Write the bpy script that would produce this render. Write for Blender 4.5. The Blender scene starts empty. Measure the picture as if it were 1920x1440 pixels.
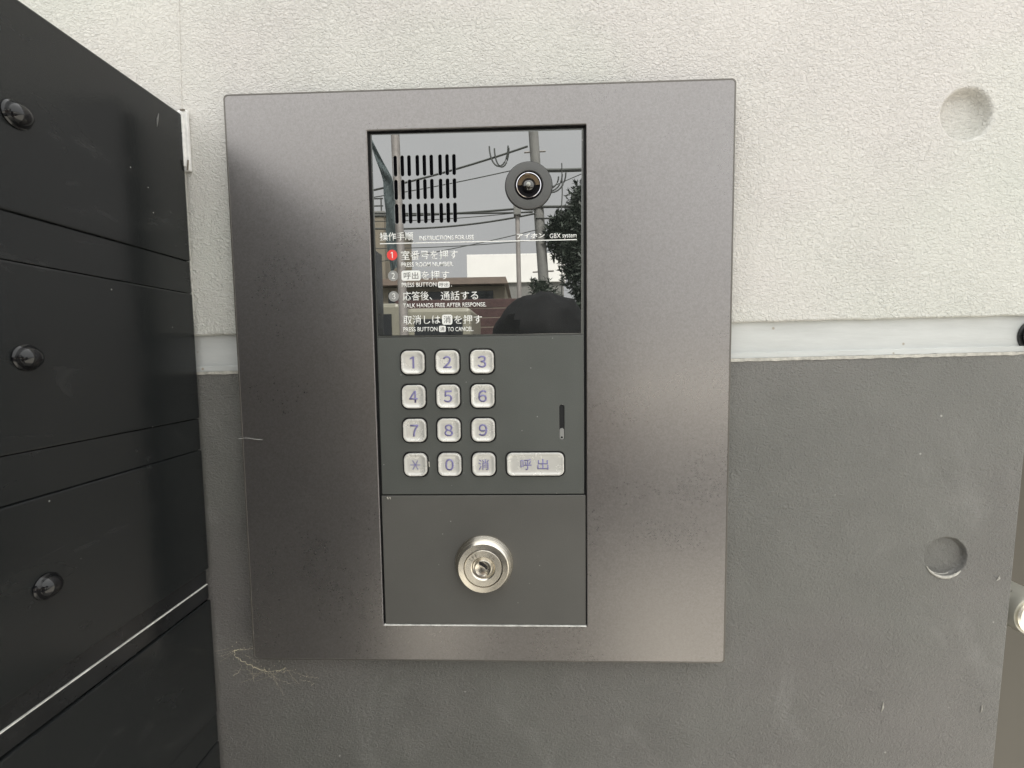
import bpy, bmesh, math, random
from mathutils import Vector, Matrix, noise as mnoise

random.seed(7)
scene = bpy.context.scene
COL = scene.collection
ZC = 1.35                      # height of the intercom's centre above the pavement (m)
R = math.radians

# ------------------------------------------------------------------ camera
cam_d = bpy.data.cameras.new('camera'); cam = bpy.data.objects.new('camera', cam_d); COL.objects.link(cam)
cam_d.sensor_width = 36.0; cam_d.sensor_fit = 'HORIZONTAL'
cam_d.lens = 816.755 / 1920.0 * 36.0
cam_d.clip_start = 0.01; cam_d.clip_end = 400
cam.location = (0.03147, -0.31539, 0.02125 + ZC)
cam.rotation_euler = (1.50526, 0.01301, 0.02991)
scene.camera = cam

# ------------------------------------------------------------------ sky, sun, exposure
SUN_EL, SUN_ROT = R(56), R(20)          # sun stands behind the wall
world = bpy.data.worlds.new('World'); scene.world = world; world.use_nodes = True
wt = world.node_tree; wt.nodes.clear()
sky = wt.nodes.new('ShaderNodeTexSky'); sky.sky_type = 'NISHITA'; sky.sun_disc = False
sky.sun_elevation = SUN_EL; sky.sun_rotation = SUN_ROT; sky.dust_density = 3.0; sky.air_density = 1.0
hs = wt.nodes.new('ShaderNodeHueSaturation'); hs.inputs['Saturation'].default_value = 0.06
wn = wt.nodes.new('ShaderNodeTexNoise'); wn.inputs['Scale'].default_value = 2.2; wn.inputs['Detail'].default_value = 5
wr = wt.nodes.new('ShaderNodeMapRange'); wr.inputs['To Min'].default_value = 0.82; wr.inputs['To Max'].default_value = 1.14
mul = wt.nodes.new('ShaderNodeMix'); mul.data_type = 'RGBA'; mul.blend_type = 'MULTIPLY'; mul.inputs['Factor'].default_value = 1
bg = wt.nodes.new('ShaderNodeBackground'); bg.inputs['Strength'].default_value = 0.1
wo = wt.nodes.new('ShaderNodeOutputWorld')
wt.links.new(sky.outputs[0], hs.inputs['Color'])
deck = wt.nodes.new('ShaderNodeMix'); deck.data_type = 'RGBA'; deck.inputs['Factor'].default_value = 0.8     # even cloud cover
wt.links.new(hs.outputs[0], deck.inputs['A'])
# overcast luminance, the same all round: L = Lz (1 + 2 sin(elevation)) / 3
wc = wt.nodes.new('ShaderNodeTexCoord'); wx = wt.nodes.new('ShaderNodeSeparateXYZ'); wt.links.new(wc.outputs['Generated'], wx.inputs[0])
wl = wt.nodes.new('ShaderNodeMapRange'); wt.links.new(wx.outputs['Z'], wl.inputs['Value'])
for k_, v_ in (('From Min', 0), ('From Max', 1), ('To Min', 1 / 3), ('To Max', 1)): wl.inputs[k_].default_value = v_
wm = wt.nodes.new('ShaderNodeMix'); wm.data_type = 'RGBA'; wm.blend_type = 'MULTIPLY'; wm.inputs['Factor'].default_value = 1
wm.inputs['A'].default_value = (3.0, 3.04, 2.97, 1); wt.links.new(wl.outputs[0], wm.inputs['B']); wt.links.new(wm.outputs['Result'], deck.inputs['B'])
wt.links.new(wn.outputs['Fac'], wr.inputs['Value'])
wt.links.new(deck.outputs['Result'], mul.inputs['A']); wt.links.new(wr.outputs[0], mul.inputs['B'])
wt.links.new(mul.outputs['Result'], bg.inputs['Color']); wt.links.new(bg.outputs[0], wo.inputs['Surface'])
sun_d = bpy.data.lights.new('sun', 'SUN'); sun_d.energy = 1.5; sun_d.angle = R(12); sun_d.color = (1, .965, .9)
sun = bpy.data.objects.new('sun', sun_d); COL.objects.link(sun)
sdir = Vector((math.sin(SUN_ROT) * math.cos(SUN_EL), math.cos(SUN_ROT) * math.cos(SUN_EL), math.sin(SUN_EL)))
sun.rotation_euler = sdir.to_track_quat('Z', 'Y').to_euler(); sun.location = (2, 6, 9)
vs = scene.view_settings
vs.view_transform = 'Standard'; vs.look = 'None'; vs.gamma = 1; vs.use_curve_mapping = False
vs.exposure = 3.06
scene.cycles.denoising_prefilter = 'ACCURATE'

# ------------------------------------------------------------------ materials
def new_mat(name):
    m = bpy.data.materials.new(name); m.use_nodes = True
    nt = m.node_tree
    return m, nt, nt.nodes['Principled BSDF']

def nd(nt, t, **kw):
    n = nt.nodes.new(t)
    for k, v in kw.items():
        if hasattr(n, k): setattr(n, k, v)
        else: n.inputs[k].default_value = v
    return n

def coords(nt, scale=(1, 1, 1)):
    tc = nt.nodes.new('ShaderNodeTexCoord'); mp = nt.nodes.new('ShaderNodeMapping')
    mp.inputs['Scale'].default_value = scale
    nt.links.new(tc.outputs['Object'], mp.inputs['Vector'])
    return mp.outputs['Vector']

def noise(nt, vec, scale, detail=2, rough=.5, dist=0):
    n = nt.nodes.new('ShaderNodeTexNoise')
    n.inputs['Scale'].default_value = scale; n.inputs['Detail'].default_value = detail
    n.inputs['Roughness'].default_value = rough; n.inputs['Distortion'].default_value = dist
    nt.links.new(vec, n.inputs['Vector']); return n.outputs['Fac']

def ramp(nt, val, a, b, ca, cb):
    r = nt.nodes.new('ShaderNodeValToRGB')
    r.color_ramp.elements[0].position = a; r.color_ramp.elements[1].position = b
    r.color_ramp.elements[0].color = (*ca, 1); r.color_ramp.elements[1].color = (*cb, 1)
    nt.links.new(val, r.inputs['Fac']); return r.outputs['Color']

def rng(nt, val, a, b, lo, hi):
    r = nt.nodes.new('ShaderNodeMapRange')
    for k, v in zip(('From Min', 'From Max', 'To Min', 'To Max'), (a, b, lo, hi)): r.inputs[k].default_value = v
    nt.links.new(val, r.inputs['Value']); return r.outputs[0]

def mixc(nt, fac, a, b, mode='MIX'):
    m = nt.nodes.new('ShaderNodeMix'); m.data_type = 'RGBA'; m.blend_type = mode
    for k, v in (('Factor', fac), ('A', a), ('B', b)):
        if isinstance(v, (int, float)): m.inputs[k].default_value = v
        elif isinstance(v, tuple): m.inputs[k].default_value = (*v, 1)
        else: nt.links.new(v, m.inputs[k])
    return m.outputs['Result']

def addv(nt, a, b, op='ADD'):
    m = nt.nodes.new('ShaderNodeMath'); m.operation = op
    for i, v in enumerate((a, b)):
        if isinstance(v, (int, float)): m.inputs[i].default_value = v
        else: nt.links.new(v, m.inputs[i])
    return m.outputs[0]

def bump(nt, bs, height, strength, dist):
    b = nt.nodes.new('ShaderNodeBump'); b.inputs['Strength'].default_value = strength; b.inputs['Distance'].default_value = dist
    nt.links.new(height, b.inputs['Height']); nt.links.new(b.outputs[0], bs.inputs['Normal'])

def plain(name, col, rough=.5, metal=0, ior=1.5, var=.12, vscale=40, bumpd=0, bscale=900):
    m, nt, bs = new_mat(name)
    v = coords(nt); n = noise(nt, v, vscale, 4, .6)
    c = ramp(nt, n, .3, .7, tuple(x * (1 - var) for x in col), tuple(min(1, x * (1 + var)) for x in col))
    nt.links.new(c, bs.inputs['Base Color'])
    nt.links.new(rng(nt, n, .3, .7, max(0, rough - .06), rough + .06), bs.inputs['Roughness'])
    bs.inputs['Metallic'].default_value = metal; bs.inputs['IOR'].default_value = ior
    if bumpd: bump(nt, bs, noise(nt, v, bscale, 3), 1, bumpd)
    return m

def stucco(name, col, var, relief, rough, speck, marks=0, mott=.01):
    """painted, sprayed concrete: fine squiggly relief, dust specks, faint stains"""
    m, nt, bs = new_mat(name)
    v = coords(nt); vs_ = coords(nt, (1, 1, 1.35))
    h1 = noise(nt, vs_, 480, 2.5, .55, 1.0)
    h2 = noise(nt, v, 110, 2, .5, .4)
    h3 = noise(nt, v, 1300, 2, .5)
    ridge = nt.nodes.new('ShaderNodeMath'); ridge.operation = 'POWER'
    nt.links.new(rng(nt, h1, .32, .72, 0, 1), ridge.inputs[0]); ridge.inputs[1].default_value = 1.4
    height = addv(nt, addv(nt, ridge.outputs[0], addv(nt, h2, .5, 'MULTIPLY')), addv(nt, h3, .12, 'MULTIPLY'))
    height = addv(nt, height, rng(nt, noise(nt, v, 12, 3, .6), .3, .7, .75, 1.12), 'MULTIPLY')
    bump(nt, bs, height, 1.0, relief)
    stain = noise(nt, v, 7, 5, .6)
    c = ramp(nt, stain, .3, .72, tuple(x * (1 - var) for x in col), tuple(min(1, x * (1 + var)) for x in col))
    mot = noise(nt, v, 28, 5, .65, .5)
    c = mixc(nt, 1, c, ramp(nt, mot, .3, .7, (1 - mott,) * 3, (1 + mott * .6,) * 3), 'MULTIPLY')
    hue = noise(nt, v, 4.5, 3, .5)
    c = mixc(nt, 1, c, ramp(nt, hue, .38, .62, (1.0, .975, .985), (.965, .995, .965)), 'MULTIPLY')
    drip = noise(nt, coords(nt, (1, 1, .12)), 34, 4, .6)
    c = mixc(nt, rng(nt, drip, .60, .80, 0, .10), c, tuple(x * .55 for x in col))
    vo = nt.nodes.new('ShaderNodeTexVoronoi'); vo.inputs['Scale'].default_value = 70
    nt.links.new(v, vo.inputs['Vector'])
    sel = nt.nodes.new('ShaderNodeSeparateColor'); nt.links.new(vo.outputs['Color'], sel.inputs[0])
    dot = addv(nt, rng(nt, addv(nt, vo.outputs['Distance'], addv(nt, sel.outputs[1], .05, 'MULTIPLY'), 'ADD'), .03, .07, 1, 0), rng(nt, sel.outputs[0], .78, .80, 0, 1), 'MULTIPLY')
    c = mixc(nt, dot, c, speck)
    if marks:
        sm = noise(nt, coords(nt, (1, 1, .6)), 16, 6, .68, .6)
        c = mixc(nt, rng(nt, sm, .56, .80, 0, marks), c, (.42, .42, .40))
    nt.links.new(c, bs.inputs['Base Color'])
    nt.links.new(rng(nt, stain, .3, .7, rough - .05, rough + .08), bs.inputs['Roughness'])
    return m

M = {}
M['wall_white'] = stucco('painted_white_concrete', (.715, .698, .658), .03, .0008, .62, (.36, .33, .29))
M['wall_dark'] = stucco('painted_dark_grey_concrete', (.170, .163, .155), .12, .0005, .46, (.42, .41, .38), .26, .055)

def band_mat():
    m, nt, bs = new_mat('smooth_painted_band')
    v = coords(nt, (1, 1, 5)); n = noise(nt, v, 18, 5, .6); n2 = noise(nt, coords(nt), 9, 4)
    c = ramp(nt, n, .3, .7, (.55, .56, .545), (.66, .67, .655))
    c = mixc(nt, rng(nt, n2, .55, .75, 0, .35), c, (.68, .62, .52))
    vo = nt.nodes.new('ShaderNodeTexVoronoi'); vo.inputs['Scale'].default_value = 60; nt.links.new(coords(nt), vo.inputs['Vector'])
    c = mixc(nt, rng(nt, vo.outputs['Distance'], .04, .07, 1, 0), c, (.4, .36, .3))
    nt.links.new(c, bs.inputs['Base Color']); bs.inputs['Roughness'].default_value = .5
    bump(nt, bs, n, 1, .0006); return m
M['band'] = band_mat()
M['chipped'] = plain('chipped_white_paint', (.50, .48, .43), .6, var=.3, vscale=220, bumpd=.0005, bscale=500)

def face_mat():
    m, nt, bs = new_mat('bronze_anodised_metal')
    v = coords(nt)
    fl = noise(nt, v, 1500, 2, .6); fl2 = noise(nt, v, 700, 2, .5)
    mx = addv(nt, addv(nt, fl, .5, 'MULTIPLY'), addv(nt, fl2, .5, 'MULTIPLY'))
    c = ramp(nt, mx, .33, .68, (.235, .221, .216), (.312, .296, .290))
    nt.links.new(c, bs.inputs['Base Color'])
    bs.inputs['Metallic'].default_value = .85
    sm = noise(nt, v, 9, 5, .6, .4)
    nt.links.new(addv(nt, rng(nt, fl2, .3, .7, .27, .33), rng(nt, sm, .35, .7, -.02, .05)), bs.inputs['Roughness'])
    bump(nt, bs, addv(nt, fl, fl2), 1, .000004); return m
M['face'] = face_mat()
M['rim'] = plain('bare_plate_edge', (.155, .145, .13), .42, .6, var=.1)

def black_gate():
    m, nt, bs = new_mat('black_painted_metal')
    v = coords(nt); sm = noise(nt, coords(nt, (1, 1, 1.6)), 14, 5, .6, .5); fine = noise(nt, v, 900, 2)
    st = noise(nt, coords(nt, (1, .35, 1)), 30, 6, .7, 1.2)
    c = mixc(nt, rng(nt, st, .58, .82, 0, .35), (.013, .0145, .0150), (.07, .071, .07))
    vo = nt.nodes.new('ShaderNodeTexVoronoi'); vo.inputs['Scale'].default_value = 62; nt.links.new(v, vo.inputs['Vector'])
    c = mixc(nt, rng(nt, vo.outputs['Distance'], .014, .03, .8, 0), c, (.4, .39, .36))
    nt.links.new(c, bs.inputs['Base Color'])
    nt.links.new(rng(nt, sm, .3, .72, .14, .30), bs.inputs['Roughness'])
    bump(nt, bs, addv(nt, fine, addv(nt, sm, 5, 'MULTIPLY')), 1, .00004); return m
M['gate'] = black_gate()
M['gate_band'] = plain('black_recess_metal', (.013, .0135, .0145), .28, var=.3, vscale=30)
M['bolt'] = plain('glossy_black_cap', (.006, .006, .007), .08, var=.1)
M['worn_lit'] = plain('worn_lit_edge', (.75, .74, .70), .35, var=.3, vscale=200)  # pale colour includes the light these edges catch
M['scuffed'] = plain('grey_scuff', (.12, .12, .115), .6, var=.3, vscale=300)
M['white_metal'] = plain('white_painted_bracket', (.80, .79, .77), .4, var=.12, vscale=160, bumpd=.0006, bscale=180)

m, nt, bs = new_mat('smoked_acrylic')
v = coords(nt)
nt.links.new(ramp(nt, noise(nt, v, 30, 3), .3, .7, (.010, .0115, .0105), (.014, .0155, .0145)), bs.inputs['Base Color'])
bs.inputs['Roughness'].default_value = .0; bs.inputs['IOR'].default_value = 3.0
M['glass'] = m

def keypad_mat(name, col, rough, grain, marks):
    m, nt, bs = new_mat(name)
    v = coords(nt); n = noise(nt, v, 14, 4, .6); g = noise(nt, v, 1500, 2, .6)
    c = ramp(nt, n, .3, .7, tuple(x * .9 for x in col), tuple(x * 1.1 for x in col))
    c = mixc(nt, rng(nt, g, .35, .65, -.0, .16), c, (.17, .17, .16))
    sc = noise(nt, coords(nt, (1, 1, .45)), 55, 3, .6, .8)
    c = mixc(nt, rng(nt, sc, .74, .84, 0, marks), c, (.45, .45, .43))
    vo = nt.nodes.new('ShaderNodeTexVoronoi'); vo.inputs['Scale'].default_value = 90; nt.links.new(v, vo.inputs['Vector'])
    c = mixc(nt, rng(nt, vo.outputs['Distance'], .02, .05, .7, 0), c, (.4, .4, .38))
    nt.links.new(c, bs.inputs['Base Color'])
    nt.links.new(rng(nt, n, .3, .7, rough - .06, rough + .08), bs.inputs['Roughness'])
    bump(nt, bs, g, 1, grain); return m
M['keypad'] = keypad_mat('dark_grey_grained_plastic', (.085, .090, .083), .42, .00004, .15)
M['lockplate'] = keypad_mat('dark_grey_smooth_plate', (.102, .099, .091), .38, .00001, .25)
M['gap'] = plain('shadow_gap_black', (.004, .004, .005), .7)
M['speaker'] = plain('speaker_mesh_black', (.003, .003, .004), .9, ior=1.1)
M['button'] = plain('satin_silver_key', (.77, .755, .71), .27, .3, var=.03, vscale=120)
M['ink_blue'] = plain('blue_violet_ink', (.22, .205, .41), .45, var=.08)
M['ink_white'] = plain('white_print', (.90, .90, .87), .5, var=.02)
M['ink_grey'] = plain('grey_print', (.30, .30, .29), .5, var=.05)
M['ink_dark'] = plain('dark_print', (.10, .095, .09), .5, var=.05)
M['ink_red'] = plain('red_indicator', (.86, .055, .05), .4, var=.03)

def steel_mat(name, col, rough, scale):
    m, nt, bs = new_mat(name)
    v = coords(nt, scale); n = noise(nt, v, 60, 3, .6)
    nt.links.new(ramp(nt, n, .3, .7, tuple(x * .92 for x in col), col), bs.inputs['Base Color'])
    bs.inputs['Metallic'].default_value = 1
    nt.links.new(rng(nt, n, .3, .7, rough - .05, rough + .06), bs.inputs['Roughness']); return m
M['steel'] = steel_mat('turned_stainless_steel', (.78, .73, .64), .24, (1, 30, 1))
M['steel_polish'] = steel_mat('polished_steel', (.84, .80, .71), .16, (1, 1, 1))
M['engraved'] = plain('engraved_groove', (.16, .14, .11), .6)
M['cam_ring'] = plain('satin_grey_ring', (.095, .095, .092), .40, .2, var=.04, bumpd=.00002, bscale=1600)
M['lens_black'] = plain('lens_barrel_black', (.004, .0035, .005), .5, ior=1.2)
M['lens_chrome'] = plain('lens_ring_chrome', (.7, .68, .72), .15, 1)
M['lens_glass'] = plain('lens_glass_coated', (.012, .009, .005), .03, 0, 1.9)
M['lens_amber'] = plain('lens_amber_reflector', (.10, .062, .024), .3, .1, var=.1)
M['lens_core'] = plain('lens_core_bright', (.40, .40, .36), .2, .3)
M['led'] = plain('pale_indicator_window', (.27, .27, .26), .3)
M['web'] = plain('dusty_cobweb', (.66, .60, .44), .8, var=.3, vscale=600)
M['hair'] = plain('pale_hair_strand', (.8, .8, .76), .5)
M['door'] = plain('brown_grey_door_leaf', (.082, .072, .055), .45, var=.1, vscale=4)
M['knob'] = plain('brushed_knob_steel', (.50, .49, .43), .3, .6, var=.06, vscale=60)
M['pave'] = plain('pale_concrete_pavement', (.34, .325, .29), .8, var=.18, vscale=5, bumpd=.002, bscale=120)
M['asphalt'] = plain('dark_asphalt', (.05, .05, .05), .85, var=.2, vscale=30)
M['conc'] = plain('utility_pole_concrete', (.19, .19, .18), .75, var=.15, vscale=12)
M['zinc'] = plain('galvanised_pole', (.30, .28, .265), .55, .2, var=.2, vscale=9)
M['wire'] = plain('cable_black', (.05, .055, .05), .6)
M['cloth'] = plain('faded_teal_banner', (.13, .165, .17), .9, var=.25, vscale=5)
M['leaf'] = plain('dark_green_leaf', (.026, .038, .026), .6, var=.4, vscale=9)
M['bark'] = plain('tree_bark', (.09, .075, .06), .9, var=.3)
M['white_facade'] = plain('white_facade', (.86, .86, .83), .7, var=.03, vscale=1)
M['beige'] = plain('beige_facade', (.22, .195, .15), .8, var=.1, vscale=2)
M['roof'] = plain('brown_roof_tiles', (.10, .072, .053), .7, var=.3, vscale=8)
M['redwood'] = plain('dark_red_boards', (.075, .040, .037), .6, var=.25, vscale=10)
M['cream'] = plain('cream_vehicle_paint', (.27, .26, .205), .35, var=.05)
M['window'] = plain('dark_window_glass', (.02, .022, .025), .05)
M['tail_red'] = plain('red_lamp_lens', (.35, .04, .03), .3)
M['tyre'] = plain('tyre_rubber', (.02, .02, .02), .8)
M['skin'] = plain('skin', (.45, .30, .22), .5, var=.06)
M['coat'] = plain('black_jacket', (.022, .023, .026), .8, var=.25, vscale=14)
M['hairblack'] = plain('black_hair', (.008, .008, .009), .7, ior=1.25, var=.5, vscale=60)
M['phone'] = plain('phone_body', (.03, .03, .032), .2)

# ------------------------------------------------------------------ object helpers
def wloc(o):
    v = Vector(o.location)
    while o.parent: o = o.parent; v += Vector(o.location)
    return v

def link(name, me, mat, parent=None, label=None, cat=None, group=None, kind=None, smooth=False):
    """me holds world coordinates; children keep theirs relative to the parent"""
    if isinstance(me, bmesh.types.BMesh):
        b = me; me = bpy.data.meshes.new(name); b.to_mesh(me); b.free()
    o = bpy.data.objects.new(name, me); COL.objects.link(o)
    if parent:
        o.parent = parent; me.transform(Matrix.Translation(-wloc(parent)))
    if isinstance(mat, (list, tuple)):
        me.materials.clear()
        for x in mat: me.materials.append(M[x])
    else:
        me.materials.clear(); me.materials.append(M[mat])
    if smooth:
        me.shade_smooth(); me.set_sharp_from_angle(angle=R(32))
    tag(o, label, cat, group, kind); return o

def tag(o, label=None, cat=None, group=None, kind=None):
    for k, v in (('label', label), ('category', cat), ('group', group), ('kind', kind)):
        if v: o[k] = v
    return o

def thing(name, loc, label, cat, group=None):
    o = bpy.data.objects.new(name, None); COL.objects.link(o); o.location = loc; o.empty_display_size = .02
    return tag(o, label, cat, group)

def rrect(x0, x1, z0, z1, r, n=6):
    pts = []
    for cx, cz, a0 in ((x1 - r, z1 - r, 0), (x0 + r, z1 - r, 90), (x0 + r, z0 + r, 180), (x1 - r, z0 + r, 270)):
        for i in range(n + 1):
            a = R(a0 + 90 * i / n); pts.append((cx + r * math.cos(a), cz + r * math.sin(a)))
    return pts

def circle(cx, cz, r, n=48):
    return [(cx + r * math.cos(2 * math.pi * i / n), cz + r * math.sin(2 * math.pi * i / n)) for i in range(n)]

def plate(outer, holes, yf, yb, bevel=0, res=2):
    """flat plate in the wall's x-z plane with real holes; yf front (towards the street), yb back. metres, z from ZC"""
    cu = bpy.data.curves.new('p', 'CURVE'); cu.dimensions = '2D'; cu.fill_mode = 'BOTH'
    th = abs(yb - yf) / 2
    cu.extrude = max(th - bevel, 1e-5); cu.bevel_depth = bevel; cu.bevel_resolution = res; cu.offset = -bevel
    for k, pts in enumerate([outer] + list(holes)):
        a = sum(pts[i - 1][0] * pts[i][1] - pts[i][0] * pts[i - 1][1] for i in range(len(pts)))
        if (a > 0) != (k == 0): pts = pts[::-1]
        s = cu.splines.new('POLY'); s.points.add(len(pts) - 1); s.use_cyclic_u = True
        for p, (x, z) in zip(s.points, pts): p.co = (x, z, 0, 1)
    o = bpy.data.objects.new('p', cu); COL.objects.link(o)
    me = bpy.data.meshes.new_from_object(o.evaluated_get(bpy.context.evaluated_depsgraph_get()))
    bpy.data.objects.remove(o); bpy.data.curves.remove(cu)
    ym = (yf + yb) / 2
    for v in me.vertices:
        x, z, d = v.co; v.co = (x, ym - d, z + ZC)
    return me

def loft(loops, close_end=True, close_start=False):
    """loops: list of lists of 3-D points of equal length"""
    bm = bmesh.new(); vv = [[bm.verts.new(p) for p in L] for L in loops]; n = len(loops[0])
    for a, b in zip(vv, vv[1:]):
        for i in range(n):
            bm.faces.new((a[i], a[(i + 1) % n], b[(i + 1) % n], b[i]))
    if close_end: bm.faces.new(vv[-1])
    if close_start: bm.faces.new(vv[0][::-1])
    bmesh.ops.recalc_face_normals(bm, faces=bm.faces)
    return bm

def lathe(cx, cz, prof, n=64, axis='y', y0=0, close=True, start=False):
    """prof: (radius, y) pairs going towards the street"""
    return loft([[(cx + r * math.cos(2 * math.pi * i / n), y, cz + ZC + r * math.sin(2 * math.pi * i / n)) for i in range(n)] for r, y in prof], close, start)

def box(x0, x1, y0, y1, z0, z1, bev=0):
    bm = bmesh.new(); bmesh.ops.create_cube(bm, size=1)
    for v in bm.verts:
        v.co = ((x0 + x1) / 2 + v.co.x * (x1 - x0), (y0 + y1) / 2 + v.co.y * (y1 - y0), (z0 + z1) / 2 + v.co.z * (z1 - z0))
    if bev: bmesh.ops.bevel(bm, geom=list(bm.edges), offset=bev, segments=2, affect='EDGES', profile=.5)
    return bm

def tube(pts, r, n=6):
    pts = [Vector(p) for p in pts]; loops = []
    rr = r if isinstance(r, (list, tuple)) else [r] * len(pts)
    for i, p in enumerate(pts):
        d = (pts[min(i + 1, len(pts) - 1)] - pts[max(i - 1, 0)]).normalized()
        u = d.cross(Vector((0, 0, 1)) if abs(d.z) < .9 else Vector((1, 0, 0))).normalized(); w = d.cross(u)
        loops.append([p + (u * math.cos(2 * math.pi * k / n) + w * math.sin(2 * math.pi * k / n)) * rr[i] for k in range(n)])
    return loft(loops, True, True)

def text(name, body, x0, x1, z0, z1, y, mat, parent, offset=0, shear=0, thick=.00006, label=None):
    """lettering fitted to a box on the plate (metres, z from ZC)"""
    cu = bpy.data.curves.new('t', 'FONT'); cu.body = body; cu.size = 1; cu.offset = offset; cu.shear = shear
    cu.fill_mode = 'FRONT'; cu.resolution_u = 4
    o = bpy.data.objects.new('t', cu); COL.objects.link(o)
    me = bpy.data.meshes.new_from_object(o.evaluated_get(bpy.context.evaluated_depsgraph_get()))
    bpy.data.objects.remove(o); bpy.data.curves.remove(cu)
    xs = [v.co.x for v in me.vertices]; ys = [v.co.y for v in me.vertices]
    ax, bx, ay, by = min(xs), max(xs), min(ys), max(ys)
    for v in me.vertices:
        v.co = (x0 + (v.co.x - ax) / (bx - ax) * (x1 - x0), y, ZC + z0 + (v.co.y - ay) / (by - ay) * (z1 - z0))
    bm = bmesh.new(); bm.from_mesh(me); bpy.data.meshes.remove(me)
    g = bmesh.ops.extrude_face_region(bm, geom=list(bm.faces))
    for v in g['geom']:
        if isinstance(v, bmesh.types.BMVert): v.co.y -= thick
    return link(name, bm, mat, parent, label)

mmv = lambda *a: tuple(x / 1000 for x in a)
def one(x0, x1, z0, z1, y, mat, parent, name):
    pts = ((.58, 0), (1, 0), (1, 1), (.66, 1), (.0, .86), (.0, .74), (.58, .84))
    return link(name, plate([(x0 + (x1 - x0) * u, z0 + (z1 - z0) * v) for u, v in pts], [], y - .00006, y), mat, parent)

# ================================================================== SETTING
link('pavement', (lambda b: (bmesh.ops.create_grid(b, x_segments=1, y_segments=1, size=120), b)[1])(bmesh.new()), 'pave', kind='structure')

link('road', (lambda b: (b.faces.new([b.verts.new(p) for p in ((-60, -7.6, .004), (60, -7.6, .004), (60, -2.35, .004), (-60, -2.35, .004))]), b)[1])(bmesh.new()), 'asphalt', kind='structure')
link('kerb', box(-60, 60, -2.35, -2.22, .0, .03, .005), 'conc', kind='structure')

# ---------------------------------------------------------------- wall
wall = thing('concrete_wall', (0, 0.1, 0), 'concrete wall painted rough white above and dark grey below a pale groove', 'wall')
zt = lambda x: .0389 + (x + .2088) * .0092         # upper edge of the groove
zb = lambda x: .0118 + (x + .209) * .0122          # lower edge of the groove
xe = lambda z: .3862 + .032 * z                    # end of the wall
def edge(f, xa, xb, jit, step=.004):
    n = int((xb - xa) / step)
    return [(xa + (xb - xa) * i / n, f(xa + (xb - xa) * i / n) + (mnoise.noise(Vector((i * .31, jit * 1e4, 3))) * jit if 0 < i < n else 0)) for i in range(n + 1)]
HOLES = ((.3323, .1802, .0172), (.3339, -.1286, .0148))
XL = -1.8
up = edge(zt, XL, .3875, .0007) + [(.41, .75), (XL, .75)]
lo = [(XL, -ZC + .002), (xe(-ZC), -ZC + .002)] + edge(zb, XL, .3866, .0004)[::-1]
def jag_circle(cx, cz, r, j, n=56):
    return [(cx + (r + j * mnoise.noise(Vector((math.cos(2 * math.pi * i / n) * 3, math.sin(2 * math.pi * i / n) * 3, cx * 9 + cz)))) * math.cos(2 * math.pi * i / n),
             cz + (r + j * mnoise.noise(Vector((math.cos(2 * math.pi * i / n) * 3, math.sin(2 * math.pi * i / n) * 3, cx * 9 + cz)))) * math.sin(2 * math.pi * i / n)) for i in range(n)]
rims = [jag_circle(cx, cz, r, .0006) for cx, cz, r in HOLES]
link('upper_wall', plate(up, [rims[0]], 0, .2, .0012), 'wall_white', wall, 'rough white sprayed upper wall')
link('lower_wall', plate(lo, [rims[1]], 0, .2, .0009), 'wall_dark', wall, 'dark grey painted lower wall')
link('groove_band', plate([(XL, zb(XL) - .004), (.3868, zb(.3868) - .004), (.3868, zt(.3868) + .004), (XL, zt(XL) + .004)], [], .0035, .19), 'band', wall, 'smooth pale groove between the two paints')
# white ragged paint lip under the groove
def strip(f0, f1, xa, xb, yf, yb, j0, j1, step=.002):
    a = edge(f0, xa, xb, j0, step); b = edge(f1, xa, xb, j1, step)
    return plate(a + b[::-1], [], yf, yb, .00015, 1)
link('paint_lip', strip(lambda x: zb(x) - .0019, lambda x: zb(x) + .0003, XL, .3862, -.0005, .003, .0006, .0003), 'chipped', wall)
link('paint_ledge', strip(lambda x: zb(x) + .0004, lambda x: zb(x) + .0042, XL, .3862, .0012, .0036, .0002, .0008), 'band', wall)
link('joint_line', tube([(-.2078, -.0001, ZC + .74), (-.2086, -.0001, ZC + .273), (-.2114, -.0001, ZC + .196), (-.2114, -.0001, ZC + .05)], .0006, 6), 'wall_white', wall)
for k, ((cx, cz, r), rim, mt, dep) in enumerate(zip(HOLES, rims, ('wall_white', 'wall_dark'), (.0070, .0034))):
    def ring(s, y): return [(cx + (x - cx) * s, y, ZC + cz + (z - cz) * s) for x, z in rim]
    prof = ((1.05, .0005), (.99, .0011), (.975, .0036), (.95, .0055), (.88, dep - .0004), (.72, dep), (.3, dep + .0002)) if k == 0 else ((1.04, .0006), (.985, .0011), (.965, .0022), (.95, dep - .0006), (.9, dep), (.5, dep + .0002))
    link('tie_hole', loft([ring(s, y) for s, y in prof]), mt, wall, smooth=True)
    if k == 1:
        cr = []
        for i in range(26):
            a = R(206 + 112 * i / 25); rr = r * (.99 + .015 * random.random())
            cr.append((cx + rr * math.cos(a), -.0002, ZC + cz + rr * math.sin(a)))
        link('worn_rim', tube(cr, [.0003 + .0009 * math.sin(math.pi * i / 25) * (.6 + .6 * random.random()) for i in range(26)], 6), 'worn_rim' if 'worn_rim' in M else 'chipped', wall)
        cr2 = [(x * .94 + cx * .06, y + .003, (z - ZC - cz) * .93 + ZC + cz) for x, y, z in cr[2:20]]
        link('worn_rim', tube(cr2, .00035, 5), 'chipped', wall)
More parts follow.
